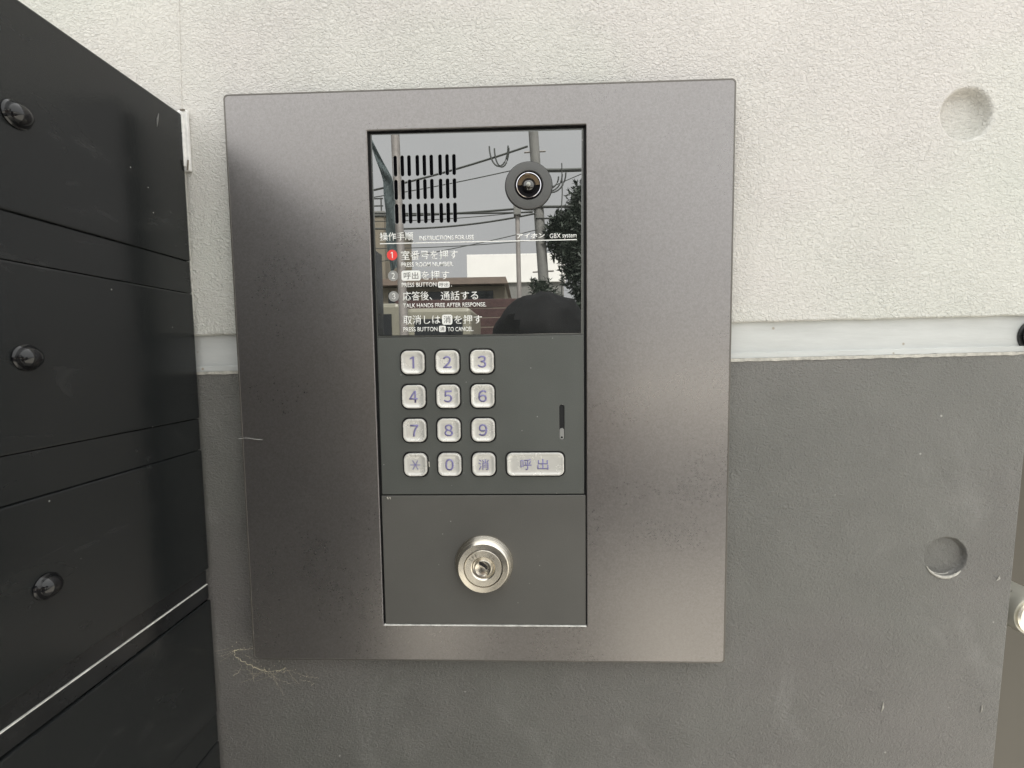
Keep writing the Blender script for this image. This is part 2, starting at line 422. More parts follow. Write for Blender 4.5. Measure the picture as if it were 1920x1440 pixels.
# chips in the dark paint along the wall's end and one scratch
for (a, b, w_) in (((.3655, -.2405), (.3648, -.247), .0005), ((.2945, -.2395), (.2932, -.2475), .0006), ((.3725, -.142), (.3705, -.146), .0006)):
    link('paint_chip', tube([(a[0], -.0001, ZC + a[1]), ((a[0] + b[0]) / 2 + .0004, -.0003, ZC + (a[1] + b[1]) / 2), (b[0], -.0001, ZC + b[1])], [w_ * .3, w_, w_ * .2], 5), 'chipped', wall)

# ---------------------------------------------------------------- what shows past the wall's end
door = thing('door_leaf', (.62, .07, 0), 'brown grey door leaf standing back past the end of the wall', 'door')
link('leaf', box(.392, .95, .09, .13, .01, 2.2, .002), 'door', door)
link('stile', box(.55, .62, .082, .0895, .01, 2.2, .002), 'door', door)
knob = thing('steel_pull', (.424, .089, ZC - .1855), 'short bright steel pull past the end of the dark wall', 'door pull')
KX, KZ = .4240, -.1855
link('rose', lathe(KX, KZ, ((.0, .0898), (.027, .0897), (.027, .084), (.024, .082), (.017, .0815)), 40), 'knob', knob, smooth=True)
link('grip', lathe(KX, KZ, ((.0172, .0814), (.0172, .05), (.0170, .0235), (.0160, .0212), (.0, .0210)), 48), 'knob', knob, smooth=True)
link('end_ring', lathe(KX, KZ, ((.0146, .0215), (.0146, .0198), (.0126, .0193), (.0122, .0205), (.0, .0205)), 40), 'steel_polish', knob, smooth=True)
capo = thing('black_cap', (.386, .0035, ZC + .03), 'round black cap fixed at the far end of the pale groove', 'cap')
link('dome', lathe(.3895, .0300, ((.0, .0034), (.0098, .0033), (.0100, .001), (.0092, -.003), (.0065, -.006), (.0025, -.0075), (.0, -.0077)), 32), 'bolt', capo, smooth=True)
link('washer', lathe(.3895, .0300, ((.0, .0033), (.0118, .00325), (.0118, .0024), (.0102, .0021)), 32), 'gate_band', capo)

# ================================================================== GATE
GX = -.2085
gate = thing('metal_gate', (GX - .015, -.22, .0), 'black ribbed metal gate folded out from the wall beside the intercom', 'gate')
GY0, GY1 = -.0035, -.45
GTOP = .194
def gbox(z0, z1, xf, bev, y0=GY0, y1=GY1, xb=None): return box((xb if xb is not None else GX - .03), xf, y1, y0, ZC + z0, ZC + z1, bev)
bands = [(.0685, .0917), (-.0455, -.022), (-.1600, -.1361), (-.2735, -.250)]
z = -.364
while z > -1.2: bands.append((z - .0235, z)); z -= .114
top = GTOP
for k, (b0, b1) in enumerate(bands):
    # each board is a pressed sheet with softly rolled long edges
    link('board', gbox(b1, top, GX, .0011), 'gate', gate)
    top = b0
    if k == 2:
        link('rail', gbox(b0 + .0120, b1 - .0006, GX - .0026, .0005), 'gate_band', gate)
        link('rail', gbox(b0 + .0006, b0 + .0112, GX - .0016, .0006), 'gate_band', gate)
        link('lit_worn_edge', gbox(b0 + .0113, b0 + .0119, GX - .0019, .0001), 'worn_lit', gate, 'thin bright bare-metal edge between two boards, its sky light painted in')  # ledge catching the sky, its brightness painted into the pale colour
    else:
        link('rail', gbox(b0 + .0003, b1 - .0003, GX - .0009, .0005), 'gate', gate)
link('board', gbox(-1.29, top, GX, .0011), 'gate', gate)
link('core', box(GX - .035, GX - .0301, GY1, GY0, ZC - 1.29, ZC + GTOP - .002), 'gate_band', gate)
link('foot', box(GX - .033, GX - .004, GY1 + .01, GY1 + .06, .0, .062, .003), 'gate_band', gate)
link('foot', box(GX - .033, GX - .004, -.08, -.03, .0, .062, .003), 'gate_band', gate)
def bolt(y, z):
    prof = ((0, 0), (.0064, 0), (.0064, .0008), (.0058, .0013), (.0056, .0016), (.0053, .0028), (.0043, .0044), (.0028, .0055), (.0012, .0060), (.0003, .0061))
    n = 32
    L = [[(GX + h, y + r * math.cos(2 * math.pi * i / n), ZC + z + r * math.sin(2 * math.pi * i / n)) for i in range(n)] for r, h in prof]
    return loft(L)
for y, z in ((-.1082, .1380), (-.1125, .0232), (-.1122, -.0905), (-.1122, -.2050)):
    link('bolt', bolt(y, z), 'bolt', gate, smooth=True)
# white bracket closing the top corner of the gate against the wall
br = []
link('end_bracket', box(GX - .004, GX + .0009, -.0046, -.0008, ZC + .158, ZC + .1955, .0006), 'white_metal', gate, 'small white bracket at the gate corner')
link('end_bracket', box(GX - .0035, GX + .0031, -.0032, -.0006, ZC + .1555, ZC + .1972, .0005), 'white_metal', gate, 'small white bracket at the gate corner')
link('bracket_slot', tube([(GX + .0016, -.0036, ZC + .1555), (GX + .0024, -.0036, ZC + .1605), (GX + .0026, -.0036, ZC + .1625)], .0005, 5), 'engraved', gate)
link('bracket_slot', tube([(GX - .001, -.0036, ZC + .1968), (GX + .0022, -.0036, ZC + .1968)], .0006, 5), 'engraved', gate)
link('scuff', tube([(GX + .0001, -.024, ZC + .1835), (GX + .0003, -.0255, ZC + .179), (GX + .0001, -.026, ZC + .174)], [.0002, .0006, .0001], 8), 'scuffed', gate)
link('scuff', tube([(GX + .0001, -.004, ZC + .187), (GX + .0001, -.0045, ZC + .180)], .0002, 5), 'scuffed', gate)

# ================================================================== INTERCOM
YF = -.0120                  # front of the face plate
ic = thing('intercom_panel', (0, 0, ZC - .2014), 'bronze metal door intercom with smoked display, silver keypad and key lock', 'intercom')
W2, H2 = .1725, .2014
OX0, OX1, OZ0, OZ1 = -.0743, .0740, -.1746, .1748
face = link('face_plate', plate(rrect(-W2, W2, -H2, H2, .0032), [rrect(OX0, OX1, OZ0, OZ1, .0003, 1)], YF, -.0092, .0007, 3), 'face', ic, 'bronze flecked metal face plate')
link('edge_trim', plate(rrect(-W2 + .0001, W2 - .0001, -H2 + .0001, H2 - .0001, .0031), [rrect(-W2 + .0011, W2 - .0011, -H2 + .0011, H2 - .0011, .0022)], YF - .00016, YF + .0008, .00012, 2), 'rim', face)
# the bare lower lip of the cut-out, its highlight painted as a pale strip
link('cut_edge', box(OX0 + .0004, OX1 - .0004, -.0121, -.0100, ZC + OZ0 - .00025, ZC + OZ0 + .00045, .00015), 'worn_lit', face)
link('back_box', plate(rrect(-W2 + .0035, W2 - .0035, -H2 + .0035, H2 - .0035, .002), [], -.0091, 0.0006), 'gap', ic)
mod = link('module_body', plate(rrect(-.0725, .0724, -.0775, .1730, .0008), [], -.0105, -.0092, .0002), 'keypad', ic, 'dark grey plastic module body')

# --- smoked display plate with speaker slots and camera opening
YG = -.0114
SX = (-55.7, -50.9, -46.2, -40.5, -35.7, -30.9, -24.9, -20.1, -15.4)
SZ = ((158.0, 144.4), (142.0, 128.8), (125.9, 112.7))
slots = [rrect(*mmv(x - 1.15, x + 1.15), *mmv(z1, z0), .00112, 5) for x in SX for z0, z1 in SZ]
CX, CZ = .0352, .1358
gp = link('display_plate', plate([(-.0713, .0362), (.0706, .0358), (.0712, .1716), (-.0713, .1722)], slots + [circle(CX, CZ, .0150)], YG, -.0106, .0002, 1), 'glass', ic, 'glossy smoked plate mirroring the street')
link('speaker_mesh', box(-.0585, -.0125, -.01065, -.0100, ZC + .1110, ZC + .1595), 'speaker', ic)
link('display_frame', plate([(-.0719, .0354), (.0716, .0350), (.0722, .1726), (-.0720, .1728)], [[(-.07135, .03615), (.07065, .03575), (.07125, .17165), (-.07135, .17225)]], -.0110, -.0100, .0001, 1), 'keypad', ic)

YT = YG - .00005
def T(body, x0, x1, z0, z1, mat='ink_white', **k): return text('lettering', body, *mmv(x0, x1, z0, z1), YT, mat, gp, **k)
def chip(x0, x1, z0, z1, r, mat, y=0):
    return link('print_patch', plate(rrect(*mmv(x0, x1, z0, z1), r / 1000), [], YT - .00008 - y, YT), mat, gp)
T('操作手順', -67.9, -44.6, 101.3, 106.9, offset=.006)
T('INSTRUCTIONS FOR USE', -40.4, -2.8, 101.0, 104.1, offset=.010)
chip(-67.9, 67.4, 99.15, 99.75, .1, 'ink_white')
T('アイホン', 26.6, 45.7, 101.0, 104.3, offset=.026, shear=.12)
T('GBX', 49.2, 56.6, 100.7, 103.8, offset=.004)
T('system', 57.8, 67.4, 99.9, 103.5, offset=.004)
for cz, mat_, d, cx in ((91.6, 'ink_red', '1', -59.7), (77.4, 'ink_grey', '2', -59.4), (63.3, 'ink_grey', '3', -59.4)):
    link('print_disc', plate(circle(cx / 1000, cz / 1000, .0036, 32), [], YT - .00008, YT), mat_, gp)
    (one(*mmv(cx - .9, cx + .5, cz - 2.1, cz + 2.1), YT - .00011, 'ink_white', gp, 'lettering') if d == '1' else 0) or text('lettering', chr(ord(d) + 0xFEE0), *mmv(cx - (.7 if d == '1' else 1.15), cx + (.6 if d == '1' else 1.15), cz - 2.1, cz + 2.1), YT - .00011, 'ink_white', gp, offset=.004)
T('室番号を押す', -53.6, -14.2, 88.0, 94.3, offset=.004)
T('PRESS ROOM NUMBER.', -53.5, -17.2, 83.3, 86.3, offset=.010)
chip(-53.5, -40.2, 73.9, 80.8, 1.5, 'ink_white')
text('lettering', '呼出', *mmv(-51.9, -41.8, 74.9, 79.7), YT - .00011, 'ink_dark', gp)
T('を押す', -39.8, -20.3, 74.2, 80.4, offset=.004)
T('PRESS BUTTON', -53.6, -29.4, 69.5, 72.5, offset=.010)
chip(-28.3, -20.2, 68.7, 72.8, 1.0, 'ink_white')
text('lettering', '呼出', *mmv(-27.3, -21.1, 69.4, 72.1), YT - .00011, 'ink_dark', gp)
chip(-19.2, -18.6, 69.4, 70.0, .2, 'ink_white')
T('応答後、', -53.2, -32.6, 60.2, 66.4, offset=.004)
T('通話する', -26.6, -.6, 60.0, 66.2, offset=.004)
T('TALK HANDS FREE AFTER RESPONSE.', -53.0, 4.9, 55.3, 58.2, offset=.010)
T('取消しは', -53.4, -27.3, 43.7, 50.0, offset=.004)
chip(-26.0, -18.8, 43.2, 50.1, 1.5, 'ink_white')
text('lettering', '消', *mmv(-24.9, -20.0, 44.3, 49.2), YT - .00011, 'ink_dark', gp)
T('を押す', -17.6, 1.8, 43.5, 49.6, offset=.004)
T('PRESS BUTTON', -53.5, -29.4, 38.8, 41.8, offset=.010)
chip(-28.3, -23.6, 38.2, 42.5, .9, 'ink_white')
text('lettering', '消', *mmv(-27.4, -24.5, 38.9, 41.9), YT - .00011, 'ink_dark', gp)
T('TO CANCEL.', -22.3, -4.3, 38.5, 41.5, offset=.010)

# --- camera
camp = link('camera_ring', lathe(CX, CZ, ((.0149, -.0104), (.0158, -.0115), (.0158, -.0121), (.0154, -.0127), (.0120, -.0131), (.0100, -.0131), (.0096, -.0127), (.0094, -.0116), (.0, -.0116)), 72), 'cam_ring', ic, 'satin grey camera ring', smooth=True)
link('ring_shadow', plate(circle(CX, CZ, .0162, 72), [circle(CX, CZ, .0150, 72)], YG - .00012, YG + .0002), 'gap', camp)  # flat black annulus standing in for the shadow around the ring
link('lens_barrel', lathe(CX, CZ, ((.0093, -.0117), (.0093, -.0124), (.0086, -.0126), (.0084, -.0119), (.0, -.0119)), 56), 'lens_black', camp)
link('lens_ring', lathe(CX, CZ, ((.00835, -.0120), (.00835, -.0131), (.0079, -.0132), (.0078, -.0121)), 56, close=False), 'lens_chrome', camp, smooth=True)
# amber baffle behind the top half of the lens
am = bmesh.new(); n = 28; ri, ro = .0029, .0074
vi = [am.verts.new((CX + ri * math.cos(R(2 + 176 * i / n)), -.01235, ZC + CZ + ri * math.sin(R(2 + 176 * i / n)))) for i in range(n + 1)]
vo_ = [am.verts.new((CX + ro * math.cos(R(2 + 176 * i / n)), -.0128, ZC + CZ + ro * math.sin(R(2 + 176 * i / n)))) for i in range(n + 1)]
for i in range(n): am.faces.new((vi[i], vi[i + 1], vo_[i + 1], vo_[i]))
link('amber_baffle', am, 'lens_amber', camp)
link('lens_tab', box(CX - .0024, CX + .0006, -.0134, -.0128, ZC + CZ + .0062, ZC + CZ + .0078), 'lens_amber', camp)
lens = link('lens', lathe(CX, CZ, ((.0034, -.0122), (.0034, -.0130), (.0026, -.0136), (.0012, -.0140), (.0002, -.0141)), 40), 'lens_glass', camp, smooth=True)
for rr in (.0047, .0039):
    link('lens_step', lathe(CX, CZ, ((rr, -.0122), (rr, -.0129), (rr - .0004, -.0130), (rr - .0005, -.0122)), 40, close=False), 'lens_black', camp)
link('lens_core', lathe(CX - .0002, CZ + .0002, ((.0016, -.0136), (.0014, -.0142), (.0008, -.0145), (.0002, -.0146)), 28), 'lens_core', camp, smooth=True)

# --- keypad plate with button wells and the indicator slit
BX = (-47.3, -22.9, 1.4); BZ = (17.2, -6.9, -30.9, -55.5); BH = 8.2
CALL = (17.7, 58.0, -63.7, -47.5)
wells = [rrect(*mmv(x - BH - 1.0, x + BH + 1.0, z - BH - 1.0, z + BH + 1.0), .0048, 7) for x in BX for z in BZ]
wells.append(rrect(*mmv(CALL[0] - 1, CALL[1] + 1, CALL[2] - 1, CALL[3] + 1), .0044, 7))
slit = rrect(*mmv(55.0, 58.5, -38.6, -13.6), .0017, 6)
YK = -.0113
kp = link('keypad_plate', plate(rrect(-.0722, .0722, -.0772, .0347, .0006), wells + [slit], YK, -.0097, .0004, 3), 'keypad', ic, 'dark grey grained keypad plate')
link('well_floor', box(-.0600, .0620, -.0107, -.0100, ZC - .068, ZC + .030), 'gap', ic)
link('indicator_window', plate(rrect(*mmv(55.2, 58.3, -38.3, -30.2), .0015, 5), [circle(.0567, -.0368, .0008, 16)], -.0111, -.0105), 'led', ic, 'pale indicator window in the slit')

def button(x0, x1, z0, z1, r, label):
    def L(ins, h): return [(x, -h, ZC + z) for x, z in rrect(x0 + ins, x1 - ins, z0 + ins, z1 - ins, max(r - ins * .75, .0006), 7)]
    b = -YK
    prof = ((0, b - .0017), (0, b + .0010), (.00012, b + .0015), (.0004, b + .00185), (.0008, b + .00195), (.0012, b + .00185), (.0018, b + .00155), (.0030, b + .00125), (.0048, b + .00112))
    o = link('keypad_button', loft([L(i, h) for i, h in prof]), 'button', ic, label, smooth=True)
    return o
YB = YK - .00128
marks = {(0, 0): '1', (1, 0): '2', (2, 0): '3', (0, 1): '4', (1, 1): '5', (2, 1): '6', (0, 2): '7', (1, 2): '8', (2, 2): '9', (1, 3): '0'}
for i, x in enumerate(BX):
    for j, z in enumerate(BZ):
        k = marks.get((i, j), '消' if i == 2 else '*')
        b = button(*mmv(x - BH, x + BH, z - BH, z + BH), .0045, 'silver key marked %s' % ({'*': 'with a star', '消': 'with the cancel character'}.get(k, k)))
        if k == '*':
            s = bmesh.new()
            for a in (0, 60, 120):
                ln = .0036 if a == 0 else .0038
                bb = box(-ln, ln, YB - .0001, YB, -.00027, .00027)
                bmesh.ops.rotate(bb, verts=bb.verts, cent=(0, 0, 0), matrix=Matrix.Rotation(R(a), 3, 'Y'))
                me_ = bpy.data.meshes.new('x'); bb.to_mesh(me_); bb.free(); s.from_mesh(me_); bpy.data.meshes.remove(me_)
            # keep the three strokes from sharing a plane
            for q, v in enumerate(s.verts): v.co.y -= (q // 8) * .00001
            bmesh.ops.translate(s, verts=s.verts, vec=(x / 1000, 0, ZC + z / 1000))
            link('numeral', s, 'ink_blue', b)
        elif k == '消':
            text('numeral', k, *mmv(x - 3.7, x + 3.7, z - 3.8, z + 3.7), YB, 'ink_blue', b, offset=.004)
        else:
            w = 1.75 if k == '1' else 3.0
            dx = -.4 if k == '1' else 0
            (one(*mmv(x - 1.9, x + 1.3, z - 4.2, z + 4.2), YB, 'ink_blue', b, 'numeral') if k == '1' else 0) or text('numeral', chr(ord(k) + 0xFEE0), *mmv(x - w + dx, x + w + dx, z - 4.2, z + 4.2), YB, 'ink_blue', b, offset=.014)
b = button(*mmv(*CALL), .0040, 'long silver call key')
for ch, cx in (('呼', 31.3), ('出', 43.2)):
    text('numeral', ch, *mmv(cx - 3.9, cx + 3.9, -59.4, -51.8), YB, 'ink_blue', b, offset=.004)

# --- lock plate and cam lock
LX, LZ = .0004, -.1278
lp = link('lock_plate', plate(rrect(-.0728, .0732, -.1738, -.0782, .0005), [], -.0114, -.0095, .0004, 3), 'lockplate', ic, 'plain dark grey lock plate')
lock = link('lock_cylinder', lathe(LX, LZ, ((.0, -.0112), (.0209, -.0113), (.0209, -.0124), (.0206, -.0129), (.0181, -.0192), (.0175, -.0197), (.0138, -.0199), (.0135, -.0192)), 80, close=False), 'steel', ic, 'stainless steel key lock with ON and OFF engraving', smooth=True)
plug = link('lock_plug', lathe(LX, LZ, ((.0132, -.01870), (.0132, -.01950), (.0129, -.01980), (.0086, -.01980), (.0080, -.01930), (.0074, -.01840), (.0062, -.01810), (.0060, -.01850), (.0059, -.01950), (.0056, -.01970), (.0050, -.01940), (.0035, -.01890), (.0015, -.01860), (.0, -.01850)), 80), 'steel', lock, smooth=True)
link('plug_gap', lathe(LX, LZ, ((.0135, -.01820), (.0132, -.01820)), 64, close=False), 'engraved', lock)
# key way: a jagged slot, upper left to lower right
kw = [(-.0027, .0026), (-.0017, .0033), (-.0010, .0024), (-.0002, .0019), (.0004, .0010), (.0012, .0008), (.0021, -.0002), (.0030, -.0008), (.0029, -.0016), (.0020, -.0015), (.0013, -.0006), (.0004, -.0001), (-.0004, .0006), (-.0012, .0011), (-.0019, .0012), (-.0026, .0017)]
link('key_way', plate([(LX + x, LZ + z + .0012) for x, z in kw], [], -.01990, -.01770), 'gap', lock)
def arc_text(body, a0, step, rad):
    for i, ch in enumerate(body):
        a = R(a0 - step * i)
        o = text('lettering', ch, LX - .0008, LX + .0008, LZ - .0013, LZ + .0013, -.01982, 'engraved', lock, offset=.004)
        L = wloc(lock); c = Vector((LX, -.01990, LZ + ZC)) - L
        o.data.transform(Matrix.Translation(c) @ Matrix.Rotation(R(90) - a, 4, 'Y') @ Matrix.Translation(Vector((0, 0, rad)) - c))
arc_text('OFF', 142, 13, .0106)
arc_text('ON', 60, 15, .0106)
# nicks and dust on the plates
for (x, z, w, y_) in ((-68.5, -79.8, .0007, -.0115), (-66.8, -79.8, .0005, -.0115)):
    link('nick', tube([(x / 1000, y_, ZC + z / 1000 + .0008), (x / 1000 + .0006, y_, ZC + z / 1000 - .0008)], [w, w * .6], 6), 'chipped', ic)
link('nick', tube([(-.0378, YK, ZC - .0535), (-.0376, YK, ZC - .0572)], [.0005, .0004], 5), 'chipped', ic)

# ================================================================== COBWEB AND STRAND
web = thing('cobweb', (-.17, 0, ZC - .215), 'dusty cobweb under the lower left corner of the intercom', 'cobweb')
paths = [[(-194.6, -202.1), (-189, -200.6), (-184, -200.6), (-176, -199.6)], [(-194.6, -202.1), (-192.3, -206.8), (-186, -211.2), (-177, -215.5), (-168.6, -217.8), (-161, -217.4), (-155.9, -216.8)],
         [(-155.9, -216.8), (-147, -219), (-139, -221.5), (-131, -224)], [(-177, -215.5), (-168, -221), (-158, -225.5), (-150, -228)], [(-192.3, -206.8), (-189, -214), (-191, -219), (-196, -222)],
         [(-186, -211.2), (-183, -218), (-180, -223)], [(-186, -205), (-181, -208), (-176, -212)], [(-144, -224.8), (-137, -225.5), (-134, -229)], [(-194.6, -202.1), (-200, -205), (-206, -207)], [(-168.6, -217.8), (-165, -222), (-160, -230), (-157, -238)]]
for k, pth in enumerate(paths):
    P = []
    for a, b in zip(pth, pth[1:]):
        n = 7
        for i in range(n):
            t = i / n; P.append(((a[0] * (1 - t) + b[0] * t + random.uniform(-.16, .16)) / 1000, -.0012 - .002 * random.random(), ZC + (a[1] * (1 - t) + b[1] * t + random.uniform(-.16, .16)) / 1000))
    P.append((pth[-1][0] / 1000, -.0002, ZC + pth[-1][1] / 1000))
    base = (.00026, .00022, .00007, .00006, .00007, .00005, .00008, .00008, .00005, .00005)[k]
    link('strand', tube(P, [base * random.uniform(.2, 1.3) for _ in P], 5), 'web', web)
for _ in range(30):
    a0 = random.choice(((-178, -214), (-194, -203), (-168, -217), (-176, -200), (-156, -217))); q0 = (a0[0] + random.uniform(-4, 4), a0[1] + random.uniform(-3, 3)); ang = R(random.uniform(190, 350)); ln = random.uniform(6, 26)
    q1 = (q0[0] + ln * math.cos(ang), q0[1] + ln * math.sin(ang) * .7)
    link('strand', tube([(q0[0] / 1000, -.0022, ZC + q0[1] / 1000), ((q0[0] + q1[0]) / 2000, -.0016, ZC + (q0[1] + q1[1]) / 2000 - .0006), (q1[0] / 1000, -.0003, ZC + q1[1] / 1000)], random.uniform(.00002, .00005), 4), 'web', web)
for _ in range(26):
    a = random.choice(paths[:3]); q = random.choice(a); s = random.uniform(.00012, .0004)
    bm = bmesh.new(); bmesh.ops.create_icosphere(bm, subdivisions=1, radius=s)
    bmesh.ops.translate(bm, verts=bm.verts, vec=(q[0] / 1000 + random.gauss(0, .004), -.0008, ZC + q[1] / 1000 + random.gauss(0, .0025)))
    link('dust_clump', bm, 'web', web)
link('loose_fibre', tube([(-.1745, -.0122, ZC - .0358), (-.1685, -.0126, ZC - .0352), (-.1610, -.0130, ZC - .0362), (-.1570, -.0123, ZC - .0368)], .0001, 5), 'hair', label='thin white fibre clinging to the left edge of the face plate', cat='fibre')

# ================================================================== THE STREET MIRRORED IN THE DISPLAY PLATE
def pole(name, base, topz, r0, r1, lean, mat, label, extra=None):
    t = thing(name, (base[0], base[1], 0), label, 'pole')
    link('shaft', tube([(base[0], base[1], 0), (base[0] + lean * topz / 2, base[1], topz / 2), (base[0] + lean * topz, base[1], topz)], [r0, (r0 + r1) / 2, r1], 14), mat, t, smooth=True)
    link('cap', lathe(base[0] + lean * topz, topz - ZC, ((0, 0),), 3, close=False) if False else box(base[0] + lean * topz - r1 * 1.1, base[0] + lean * topz + r1 * 1.1, base[1] - r1 * 1.1, base[1] + r1 * 1.1, topz, topz + .05, .01), mat, t)
    if extra: extra(t)
    return t
def up_extra(t):
    for z in (2.55, 3.0, 3.6, 4.2):
        link('step_bolt', tube([(.46 - .062 * z - .15, -6, z), (.46 - .062 * z + .15, -6, z + .01)], .012, 6), 'zinc', t)
    link('band', box(.255 - .1, .255 + .1, -6.09, -5.91, 3.70, 3.95, .01), 'conc', t)
pole('utility_pole', (.456, -6, 0), 6.2, .085, .062, -.0615, 'conc', 'leaning concrete utility pole across the street, mirrored in the display plate', up_extra)
pole('sign_pole', (-1.27, -4.5, 0), 5.2, .047, .045, -.017, 'zinc', 'tall galvanised pole carrying a banner, mirrored in the display plate')
pole('thin_post', (-.005, -5, 0), 3.13, .03, .027, -.012, 'zinc', 'thin capped post beside the utility pole, mirrored in the display plate',
     lambda t: link('box', box(-.085, .0, -5.06, -4.94, 3.02, 3.2, .008), 'conc', t))
# banner cloth
fl = [(-1.555, 3.66, .02), (-1.44, 3.42, .05), (-1.345, 3.25, .1), (-1.335, 2.95, .1), (-1.335, 2.67, .1), (-1.33, 2.33, .07)]
bn = bmesh.new(); rows = []
for i in range(25):
    t = i / 24 * (len(fl) - 1); k = min(int(t), len(fl) - 2); f = t - k
    x = fl[k][0] * (1 - f) + fl[k + 1][0] * f; z_ = fl[k][1] * (1 - f) + fl[k + 1][1] * f; w = (fl[k][2] * (1 - f) + fl[k + 1][2] * f) * 1.05
    rows.append([bn.verts.new((x - w * j / 4, -4.42 + .02 * math.sin(i * .8 + j * 1.3), z_ - .012 * j)) for j in range(5)])
for a, b_ in zip(rows, rows[1:]):
    for j in range(4): bn.faces.new((a[j], a[j + 1], b_[j + 1], b_[j]))
bmesh.ops.solidify(bn, geom=list(bn.faces), thickness=.003)
link('banner', bn, 'cloth', label='faded teal cloth banner hanging from the galvanised pole', cat='banner')
WL = ((-2.6, 3.62, .10, 4.25, .05, .016), (-2.6, 3.55, .12, 3.98, .03, .008), (-2.6, 3.42, .16, 3.36, .02, .014), (-2.6, 3.37, .19, 3.43, .04, .018), (-2.6, 3.22, .19, 3.34, .10, .015), (-2.6, 3.30, .19, 3.38, .05, .007),
      (.19, 3.43, 2.2, 3.41, .0, .022), (.2, 3.28, 2.2, 3.22, .02, .014), (.12, 3.93, 2.2, 4.05, .06, .03), (-2.6, 2.92, .22, 2.98, .04, .007), (-2.2, 2.70, .22, 3.12, .03, .007), (.18, 3.6, 2.2, 4.4, .0, .007))
for k, (xa, za, xb, zb_, sag, r) in enumerate(WL):
    P = [(xa + (xb - xa) * i / 18, -5.93, za + (zb_ - za) * i / 18 - sag * 4 * (i / 18) * (1 - i / 18)) for i in range(19)]
    link('overhead_wire', tube(P, r * .85, 6), 'wire', label='%s black overhead wire strung %s, mirrored in the display plate' % ('thick' if r > .012 else 'thin', 'from banner pole to utility pole' if xa < 0 else 'from utility pole past the tree'), cat='wire', group='overhead wires at the utility pole')
for k, (xc, zc, rx, rz) in enumerate(((-.30, 4.25, .13, .27), (-.26, 4.22, .10, .25), (.40, 3.85, .17, .22), (.38, 3.82, .14, .16), (.42, 3.87, .20, .26))):
    P = [(xc + rx * math.cos(R(180 + 180 * i / 14)), -5.9, zc + rz * math.sin(R(180 + 180 * i / 14))) for i in range(15)]
    link('cable_loop', tube(P, .011, 5), 'wire', label='slack cable loop hanging beside the utility pole, mirrored in the display plate', cat='wire', group='slack loops at the utility pole')
link('drop_cable', tube([(.565, -5.9, 4.0), (.57, -5.9, 3.6), (.545, -5.9, 3.2), (.56, -5.9, 2.7), (.55, -5.9, 1.6)], .008, 5), 'wire', label='cable dropping straight down beside the tree, mirrored in the display plate', cat='wire')

def tree(name, base, blobs, nleaf, ls, label, topz):
    t = thing(name, (base[0], base[1], 0), label, 'tree')
    link('trunk', tube([(base[0], base[1], 0), (base[0] + .03, base[1], topz * .5), (base[0] - .02, base[1], topz)], [.075, .05, .02], 8), 'bark', t)
    bm = bmesh.new(); rnd = random.Random(3)
    for (x, z, r, s) in blobs:
        for _ in range(int(2.4 * nleaf * r * r / .09)):
            d = Vector((rnd.gauss(0, 1), rnd.gauss(0, 1), rnd.gauss(0, 1))).normalized() * (rnd.random() ** .45)
            d = Vector((d.x * r, d.y * r, d.z * r * s))
            if mnoise.noise(Vector((x + d.x, d.y, z + d.z)) * 7) < -.22: continue
            p = Vector((x, base[1], z)) + d
            u = Vector((rnd.gauss(0, 1), rnd.gauss(0, 1), rnd.gauss(0, .6) + .3)).normalized(); w = u.cross(Vector((rnd.gauss(0, 1), rnd.gauss(0, 1), rnd.gauss(0, 1)))).normalized()
            l = ls * rnd.uniform(.7, 1.5)
            bm.faces.new([bm.verts.new(p + q) for q in (-w * l * .16, u * l * .5 - w * l * .13, u * l, u * l * .5 + w * l * .13)])
    link('crown', bm, 'leaf', t)
tree('broadleaf_tree', (1.0, -6), ((.62, 2.98, .30, .8), (.50, 3.08, .2, .7), (.70, 2.85, .28, .9), (.96, 3.55, .30, 1), (.80, 3.40, .22, .9), (.74, 3.12, .3, .8), (.62, 3.17, .22, .6), (.55, 3.25, .14, .7), (1.0, 3.1, .35, 1), (.90, 2.75, .33, 1), (.80, 2.5, .25, 1), (1.0, 2.4, .35, 1), (.95, 2.0, .32, 1), (.86, 1.75, .3, 1), (1.05, 1.5, .4, 1)), 620, .085, 'dark leafy tree across the street, mirrored in the display plate', 3.4)
tree('garden_bush', (.26, -5.5), ((.24, 2.25, .17, .8), (.33, 2.12, .18, .9), (.28, 1.95, .22, .9), (.36, 1.75, .25, 1), (.5, 1.6, .25, 1), (.3, 1.45, .4, .9), (.65, 1.45, .3, 1)), 520, .07, 'low garden bush beside the utility pole, mirrored in the display plate', 1.9)

wb = thing('white_building', (-.4, -26, 0), 'plain white building behind the houses, mirrored in the display plate', 'building')
link('wall', box(-3.25, 2.4, -29, -25, 5.55, 7.16, .02), 'white_facade', wb); link('wall', box(-3.15, 2.3, -28.9, -25.15, 0, 5.55, .02), 'conc', wb)
ho = thing('tiled_house', (-2.2, -10.8, 0), 'low house with a brown tiled roof across the street, mirrored in the display plate', 'house')
link('wall', box(-3.6, -.42, -12.4, -10.1, 0, 3.02, .02), 'beige', ho)
rb = bmesh.new(); vsx = [rb.verts.new(p) for p in ((-3.9, -9.85, 3.03), (-.34, -9.85, 3.03), (-.34, -12.6, 3.03), (-3.9, -12.6, 3.03), (-3.7, -11.2, 3.42), (-.45, -11.2, 3.42))]
for f in ((0, 1, 5, 4), (2, 3, 4, 5), (1, 2, 5), (3, 0, 4), (0, 3, 2, 1)): rb.faces.new([vsx[i] for i in f])
link('roof', rb, 'roof', ho)
for k in range(3): link('window', box(-3.2 + k * .95, -2.6 + k * .95, -10.1, -10.06, 2.55, 2.9, .01), 'window', ho)
